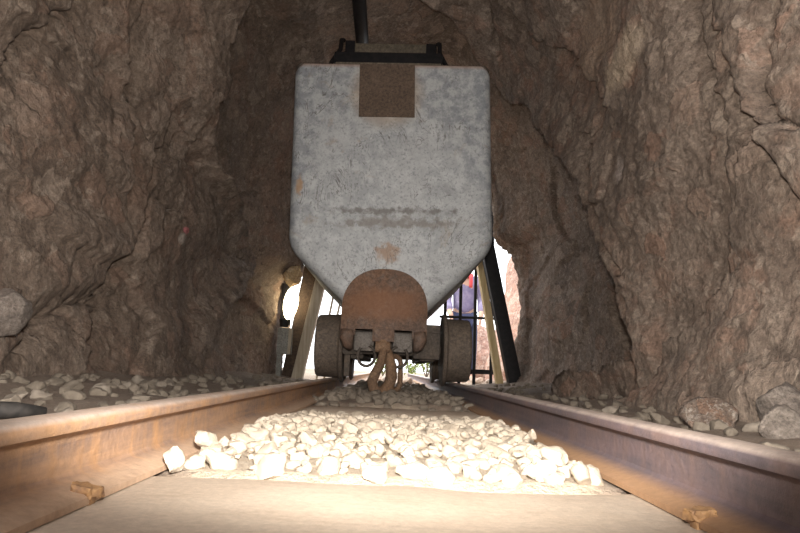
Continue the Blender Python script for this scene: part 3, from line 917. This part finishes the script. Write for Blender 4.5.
# steps on the right hand casting that show against the light
bm = BM()
box(bm, (.10, 3.14, .19), (.235, 3.22, .325), .01); box(bm, (.16, 3.15, .31), (.235, 3.22, .365), .008)
put('axle_box', bm, M['iron_dark'], cart, angle=40)
bm = BM()
box(bm, (-.255, 3.14, .20), (-.15, 3.22, .335), .01); cyl(bm, (-.205, 3.12, .255), (-.205, 3.2, .255), .04, seg=20)
box(bm, (-.245, 3.16, .09), (-.215, 3.2, .22), .006)
put('axle_box', bm, M['iron_dark'], cart, angle=40)
# wheels and axles
WR = .172
for y in (3.42, 4.25):
    bm = BM(); cyl(bm, (-.40, y, RAIL_H+WR), (.40, y, RAIL_H+WR), .028, seg=20)
    put('axle', bm, M['iron_dark'], cart, angle=40)
    for s in (-1, 1):
        bm = BM()
        k = 1 if s > 0 else -1
        prof = [(-.060, .04), (-.060, .10), (-.055, WR+.018), (-.048, WR+.024), (-.038, WR+.022), (-.030, WR+.004), (-.024, WR), (.085, WR-.005), (.094, WR-.012), (.097, WR-.026), (.090, .13), (.045, .11), (.045, .06), (.10, .055), (.10, .0)]
        lathe_x(bm, [(k*a_, r_) for a_, r_ in prof[:-1]], (s*.318, y, RAIL_H+WR))
        w = put('wheel', bm, M['wheel'], cart, angle=35)
# black frame on top of the cart
tf = empty('loading_frame', (-.1, 3.5, 1.70), None, None)
del_ = None
tf.parent = cart; tf.matrix_parent_inverse = Matrix.Translation(-Vector(cart.location))
tf.location = (0, 0, 0)
def top_part(name, bm, m, angle=40):
    o = put(name, bm, m, angle=angle); o.parent = tf; return o
bm = BM(); box(bm, (-.40, 3.28, 1.70), (.215, 3.31, 1.912), .006, rot=(0, math.radians(-1.7), 0)); top_part('front_plate', bm, M['black'])
bm = BM(); box(bm, (-.39, 3.255, 1.822), (.205, 3.30, 1.836), .004, rot=(0, math.radians(-1.7), 0)); top_part('ledge_strip', bm, M['brown_board'])
bm = BM(); box(bm, (-.37, 3.62, 1.72), (.20, 3.65, 2.155), .006, rot=(0, math.radians(-1.5), 0)); top_part('back_board', bm, M['brown_board'])
for x0, x1 in ((-.375, -.315), (.13, .195)):
    bm = BM(); box(bm, (x0, 3.59, 1.72), (x1, 3.625, 2.15), .006); top_part('corner_post', bm, M['black'])
for xa, xb in ((-.425, -.375), (.232, .20)):
    bm = BM()
    sweep(bm, [(xa, 3.27, 1.78), (xa+.008, 3.29, 1.84), (xb, 3.34, 1.95), (xb, 3.38, 2.03), (xb+.01*(1 if xa < 0 else -1), 3.40, 2.04)], .013, 8)
    sweep(bm, [(xa+.02*(1 if xa < 0 else -1), 3.3, 1.80), (xb+.025*(1 if xa < 0 else -1), 3.42, 1.98)], .010, 8)
    top_part('side_arm', bm, M['black'])

# overhead pipe
bm = BM(); sweep(bm, [(-.30, 3.2, 2.44), (-.30, 3.5, 2.40), (-.30, 3.8, 2.38), (-.30, 4.4, 2.36)], .045, 16)
pp = put('pipe', bm, M['black'], smooth=True); tag(pp, 'dark pipe hanging under the rock roof above the cart', 'pipe')
bm = BM()
for y in (3.3, 3.9): sweep(bm, [(-.30, y, 2.39), (-.30, y, 2.62)], .008, 8)
put('hanger', bm, M['black'], pp)

# ------------------------------------------------------------------ portal
def leaning(name, x0, x1, top, wx, y0, y1, m, label, cat, group=None):
    bm = BM()
    v = box(bm, (-wx/2, -(y1-y0)/2, 0), (wx/2, (y1-y0)/2, 1), .006)
    for q in v:
        if q.is_valid: q.co.x += x0+(x1-x0)*q.co.z; q.co.y += (y0+y1)/2; q.co.z = -.02+q.co.z*(top+.02)
    return tag(put(name, bm, m, angle=40), label, cat, group)
leaning('portal_post', -.85, -.55, 2.05, .115, 5.14, 5.24, M['dark_timber'], 'dark brown leaning post of the tunnel mouth beside the glowing lamp', 'post', 'tunnel mouth timbers')
leaning('portal_post', 1.03, .58, 2.05, .11, 5.10, 5.22, M['black'], 'black leaning steel post at the tunnel mouth beside the pink rock', 'post', 'tunnel mouth timbers')
leaning('timber_prop', -.765, -.40, 2.02, .085, 5.02, 5.12, M['timber_pale'], 'pale leaning timber prop behind the dark brown post', 'timber', 'tunnel mouth timbers')
leaning('timber_prop', .925, .56, 2.02, .058, 5.26, 5.36, M['timber_yellow'], 'yellow leaning timber prop beside the black steel post', 'timber', 'tunnel mouth timbers')
bm = BM(); box(bm, (-.62, 5.1, 2.03), (.72, 5.34, 2.2), .01)
tag(put('lintel_beam', bm, M['dark_timber'], angle=40), 'dark crossbeam over the tunnel mouth behind the cart', 'beam')
# gate of dark bars
gate = empty('gate', (.72, 5.45, 0), 'black barred gate at the tunnel mouth beside the yellow prop', 'gate')
for za, zb in ((.125, .165), (.60, .622), (1.55, 1.59)):
    bm = BM(); box(bm, (.40, 5.44, za), (.93, 5.465, zb), .003); put('cross_bar', bm, M['black'], gate)
for x in (.45, .585, .715, .862):
    bm = BM(); cyl(bm, (x, 5.452, .0), (x, 5.452, 1.6), .0145, seg=12); put('bar', bm, M['black'], gate, angle=40)
# pale slats leaning behind the left prop
for i, (xa, xb) in enumerate(((-.66, -.44), (-.60, -.37))):
    leaning('slat', xa-.0, xb, 1.5, .02, 5.5+.06*i, 5.52+.06*i, M['timber_pale'], ('thin pale slat right beside the pale timber prop', 'thin pale slat nearer the cart wheel, behind the pale timber prop')[i], 'slat', 'slats at the tunnel mouth')

# lamp and switch box by the left post
lamp = empty('bulkhead_lamp', (-.905, 5.08, .62), 'glowing oval lamp at the tunnel mouth above the grey box', 'lamp')
bm = BM(); bmesh.ops.create_uvsphere(bm, u_segments=24, v_segments=16, radius=1)
for v in bm.verts: v.co = (v.co.x*.060-.842+v.co.z*.012, v.co.y*.05+5.04, v.co.z*.135+.635)
put('globe', bm, M['lamp'], lamp, smooth=True)
bm = BM(); cyl(bm, (-.884, 5.05, .50), (-.886, 5.05, .44), .045, .035, 20); box(bm, (-.93, 5.08, .46), (-.85, 5.13, .80), .006)
put('bracket', bm, M['black'], lamp, angle=40)
jb_ = empty('switch_box', (-.875, 5.05, .3), 'grey switch box mounted below the glowing lamp', 'box')
bm = BM(); box(bm, (-.925, 4.99, .22), (-.815, 5.09, .43), .008); put('case', bm, M['box_grey'], jb_, angle=40)
bm = BM(); box(bm, (-.835, 4.982, .225), (-.812, 4.99, .425), .002); put('painted_sun_edge', bm, M['timber_pale'], jb_)  # pale strip: sunlight on the right edge of the box, painted as colour
bm = BM(); box(bm, (-.92, 5.0, -.02), (-.88, 5.06, .22), .004); put('stand', bm, M['box_grey'], jb_, angle=40)
rock('rock', (-.825, 4.97, .85), .105, (.8, .6, .95), 51, M['rock_ochre'], 'orange-lit rock lump just above the glowing lamp')  # ochre material puts the lamp's orange light into the rock colour

# ------------------------------------------------------------------ outside
rock('rock_bank', (1.80, 6.4, .5), .8, (.95, 1.0, 2.4), 61, M['rock_pink'], 'tall pink rock face outside, seen past the black steel post', 'rock', sub=5)
rock('rock_bank', (1.07, 9.4, .25), .62, (1.0, .8, 1.0), 67, M['rock_pink'], 'low pink rock outside behind the gate bars', 'rock', sub=5)
rock('rock_bank', (-2.4, 8.2, .5), 1.0, (1.0, 1.4, 1.2), 71, M['rock_ochre'], 'pale ochre rock bank outside beyond the lamp', 'rock', sub=5)
RUB = [stone_mesh(i+80, rng.uniform(.5, .9), 12, M['rubble']) for i in range(8)]
taken = []
for i in range(46):
    for t_ in range(200):
        y = rng.uniform(5.6, 7.7); x = rng.uniform(-.19, .19) if i < 28 else rng.uniform(.47, .95)
        s = rng.uniform(.035, .07)
        if all((x-a_)**2+(y-b_)**2 > (1.2*(s+c_))**2 for a_, b_, c_ in taken): break
    taken.append((x, y, s))
    z = float(yard_z(np.array([x]), np.array([y]))[0])
    o = link(bpy.data.objects.new('rubble_stone', RUB[i % 8])); o.location = (x, y, z+s*.4); o.scale = (s, s, s)
    o.rotation_euler = (rng.uniform(-.5, .5), rng.uniform(-.5, .5), rng.uniform(0, 6.3))
    tag(o, 'sunlit rubble stone on the track seen beneath the cart' if i < 28 else 'sunlit rubble stone outside behind the black gate', 'stone', 'sunlit rubble under the cart view' if i < 28 else 'sunlit rubble behind the gate')
def shrub(x, y, h, seed, label):
    r = random.Random(seed)
    root = empty('shrub', (x, y, 0), label, 'shrub', 'shrubs outside')
    bs, bl = BM(), BM()
    for k in range(9):
        a = r.uniform(0, 6.3); L_ = h*r.uniform(.6, 1)
        tip = Vector((x+math.cos(a)*L_*.5, y+math.sin(a)*L_*.5, L_)); b0 = Vector((x, y, 0)); mid = (b0+tip)/2+Vector((0, 0, L_*.1))
        sweep(bs, [b0, mid, tip], [.008, .006, .003], 5)
        for q in range(26):
            t = r.uniform(.3, 1); c = b0.lerp(tip, t)+Vector((r.gauss(0, .05), r.gauss(0, .05), r.gauss(0, .04)))
            m_ = Euler((r.uniform(0, 6), r.uniform(0, 6), r.uniform(0, 6))).to_matrix()
            s = r.uniform(.02, .04)
            vs = [bl.verts.new(c+m_ @ Vector(p_)*s) for p_ in ((-1, 0, 0), (-.3, .45, .1), (1, 0, .25), (-.3, -.45, .1))]
            bl.faces.new(vs)
    put('stem', bs, M['stem'], root, smooth=True); put('foliage', bl, M['leaf'], root)
shrub(-.16, 12.6, .50, 1, 'sunlit green shrub outside, seen under the cart behind the coupling')
shrub(.42, 13.4, .42, 2, 'sunlit green shrub outside, seen under the cart beside the right ring')
shrub(.62, 11.0, .62, 3, 'green shrub outside in the gap beside the cart wheel')

# person outside the gate
per = empty('person', (.92, 8.15, 0), 'person in a lavender jacket with red collar and dark jeans, standing outside the gate', 'person')
def skin(name, verts, edges, radii, m, root=0, parent=per, sub=2):
    me = bpy.data.meshes.new(name); me.from_pydata(verts, edges, []); o = link(bpy.data.objects.new(name, me))
    md = o.modifiers.new('s', 'SKIN'); md.use_smooth_shade = True
    for i, r in enumerate(radii):
        rr = r if isinstance(r, tuple) else (r, r)
        me.skin_vertices[0].data[i].radius = rr; me.skin_vertices[0].data[i].use_root = (i == root)
    sd = o.modifiers.new('d', 'SUBSURF'); sd.levels = sub; sd.render_levels = sub
    me.materials.append(m); o.parent = parent; return o
# facing the tunnel (-y), bent a little forward
bv = [(0, 0, .86), (0, -.02, 1.02), (0, -.05, 1.18), (0, -.08, 1.32), (0, -.10, 1.40), (0, -.12, 1.47), (0, -.135, 1.56), (0, -.13, 1.63),
      (-.10, 0, .82), (-.11, -.03, .46), (-.11, .0, .09), (-.11, -.13, .04), (.10, 0, .82), (.115, -.02, .46), (.12, .02, .09), (.12, -.11, .04),
      (-.17, -.08, 1.33), (-.235, -.06, 1.08), (-.20, -.20, .90), (-.18, -.25, .83), (.17, -.08, 1.33), (.24, -.05, 1.08), (.21, -.18, .89), (.19, -.23, .82)]
be = [(0, 1), (1, 2), (2, 3), (3, 4), (4, 5), (5, 6), (6, 7), (0, 8), (8, 9), (9, 10), (10, 11), (0, 12), (12, 13), (13, 14), (14, 15),
      (3, 16), (16, 17), (17, 18), (18, 19), (3, 20), (20, 21), (21, 22), (22, 23)]
br = [(.14, .10), (.13, .095), (.145, .105), (.13, .10), .055, .06, (.085, .10), (.075, .09), .085, .058, .042, .035, .085, .058, .042, .035,
      .055, .045, .036, .032, .055, .045, .036, .032]
body = skin('body', bv, be, br, M['skin'])
def sub_(ids, grow, name, m, extra=0):
    mp = {v: i for i, v in enumerate(ids)}
    ed = [(mp[a], mp[b]) for a, b in be if a in mp and b in mp]
    rad = []
    for v in ids:
        r = br[v]; r = r if isinstance(r, tuple) else (r, r); rad.append((r[0]+grow, r[1]+grow))
    return skin(name, [bv[i] for i in ids], ed, rad, m)
sub_([0, 1, 2, 3, 16, 17, 18, 20, 21, 22], .022, 'jacket', M['jacket'])
sub_([0, 8, 9, 10, 12, 13, 14], .016, 'trousers', M['jeans'])
bm = BM(); sweep(bm, [(.085*math.cos(2*PI*k/18), -.10+.08*math.sin(2*PI*k/18), 1.395-.02*math.sin(2*PI*k/18)*-1) for k in range(18)], .028, 8, True)
o = put('collar', bm, M['red'], smooth=True); o.parent = per; o['label'] = 'red collar'
bm = BM(); sweep(bm, [(.06, -.20, 1.38), (.065, -.225, 1.3), (.06, -.225, 1.22)], .022, 8)
o = put('scarf_end', bm, M['red'], smooth=True); o.parent = per; o['label'] = 'red scarf end'
bm = BM(); bmesh.ops.create_uvsphere(bm, u_segments=20, v_segments=14, radius=1)
for v in bm.verts:
    v.co = (v.co.x*.098, v.co.y*.108-.115, v.co.z*.105+1.625)
for v in [v for v in bm.verts if v.co.y < -.165 and v.co.z < 1.66]: v.co.y += .05
o = put('hair', bm, M['hair'], smooth=True); o.parent = per
for s in (-1, 1):
    bm = BM(); bmesh.ops.create_uvsphere(bm, u_segments=10, v_segments=8, radius=.011)
    for v in bm.verts: v.co += Vector((s*.032, -.222, 1.575))
    o = put('eye', bm, M['eye'], smooth=True); o.parent = per
    bm = BM(); bmesh.ops.create_uvsphere(bm, u_segments=10, v_segments=8, radius=1)
    for v in bm.verts: v.co = Vector((v.co.x*.012+s*.09, v.co.y*.02-.13, v.co.z*.03+1.565))
    o = put('ear', bm, M['skin'], smooth=True); o.parent = per
    # hand: palm, four fingers and a thumb
    hx, hy, hz = (s*.185, -.24, .83)
    hv = [(hx, hy, hz), (hx-s*.002, hy-.03, hz-.055)]; he = [(0, 1)]; hr = [.026, .030]
    for f_ in range(4):
        ln = (.072, .082, .076, .06)[f_]; i0 = len(hv)
        fx = hx; fy = hy-.055+.022*f_
        hv += [(fx, fy, hz-.085), (fx-s*.008, fy-.008, hz-.085-ln*.5), (fx-s*.022, fy-.004, hz-.085-ln)]
        he += [(1, i0), (i0, i0+1), (i0+1, i0+2)]; hr += [.010, .009, .0075]
    i0 = len(hv)
    hv += [(hx-s*.015, hy-.06, hz-.045), (hx-s*.025, hy-.08, hz-.085)]; he += [(0, i0), (i0, i0+1)]; hr += [.012, .009]
    skin('hand', hv, he, hr, M['skin'], 0, per, 1)
    bm = BM(); vs = box(bm, (s*.115-.045, -.20, -.01), (s*.115+.045, .07, .075), .03)
    for v in bm.verts:
        if v.co.y < -.08: v.co.z *= .7
    o = put('shoe', bm, M['shoe'], smooth=True); o.parent = per
bm = BM(); prism(bm, [(-.016, 1.535), (.016, 1.535), (.007, 1.58), (-.007, 1.58)], -.262, -.20)
o = put('nose', bm, M['skin'], smooth=True); o.parent = per
bm = BM(); box(bm, (-.026, -.236, 1.508), (.026, -.222, 1.517), .003)
o = put('mouth', bm, M['red']); o.parent = per

# ------------------------------------------------------------------ light, sky, camera
w = bpy.data.worlds.new('World'); SC.world = w; w.use_nodes = True
bg = w.node_tree.nodes['Background']; bg.inputs[0].default_value = (.95, .97, 1.0, 1); bg.inputs[1].default_value = 3.2
sun = link(bpy.data.objects.new('sun', bpy.data.lights.new('sun', 'SUN')))
sun.data.energy = 3.2; sun.data.angle = math.radians(.6); sun.data.color = (1, .95, .86)
sun.rotation_euler = Vector((.68, .13, -.72)).to_track_quat('-Z', 'Y').to_euler()
# the camera's flash, mounted above the lens
fl = link(bpy.data.objects.new('flash', bpy.data.lights.new('flash', 'SPOT')))
fl.data.energy = 160; fl.data.color = (1, .955, .89); fl.data.spot_size = math.radians(121); fl.data.spot_blend = .29
fl.data.shadow_soft_size = .03
fl.location = (.0, .03, .25)
fl.rotation_euler = Vector((0, math.cos(math.radians(32.3)), math.sin(math.radians(32.3)))).to_track_quat('-Z', 'Y').to_euler()

cam = link(bpy.data.objects.new('camera', bpy.data.cameras.new('camera'))); SC.camera = cam
cam.data.sensor_fit = 'HORIZONTAL'; cam.data.sensor_width = 36; cam.data.lens = 620/800*36; cam.data.clip_start = .02; cam.data.clip_end = 200
roll, pt, yw = .0399, .1655, .0084
fw = Vector((math.sin(yw)*math.cos(pt), math.cos(yw)*math.cos(pt), math.sin(pt)))
rt = Vector((math.cos(yw), -math.sin(yw), 0)); up = rt.cross(fw)
c_, s_ = math.cos(roll), math.sin(roll)
RT = rt*c_+up*s_; UP = rt*-s_+up*c_
m3 = Matrix((RT, UP, -fw)).transposed()
cam.matrix_world = Matrix.Translation(CAM) @ m3.to_4x4()

vs_ = SC.view_settings
vs_.view_transform = 'Standard'; vs_.look = 'None'; vs_.exposure = 0; vs_.gamma = 1; vs_.use_curve_mapping = False
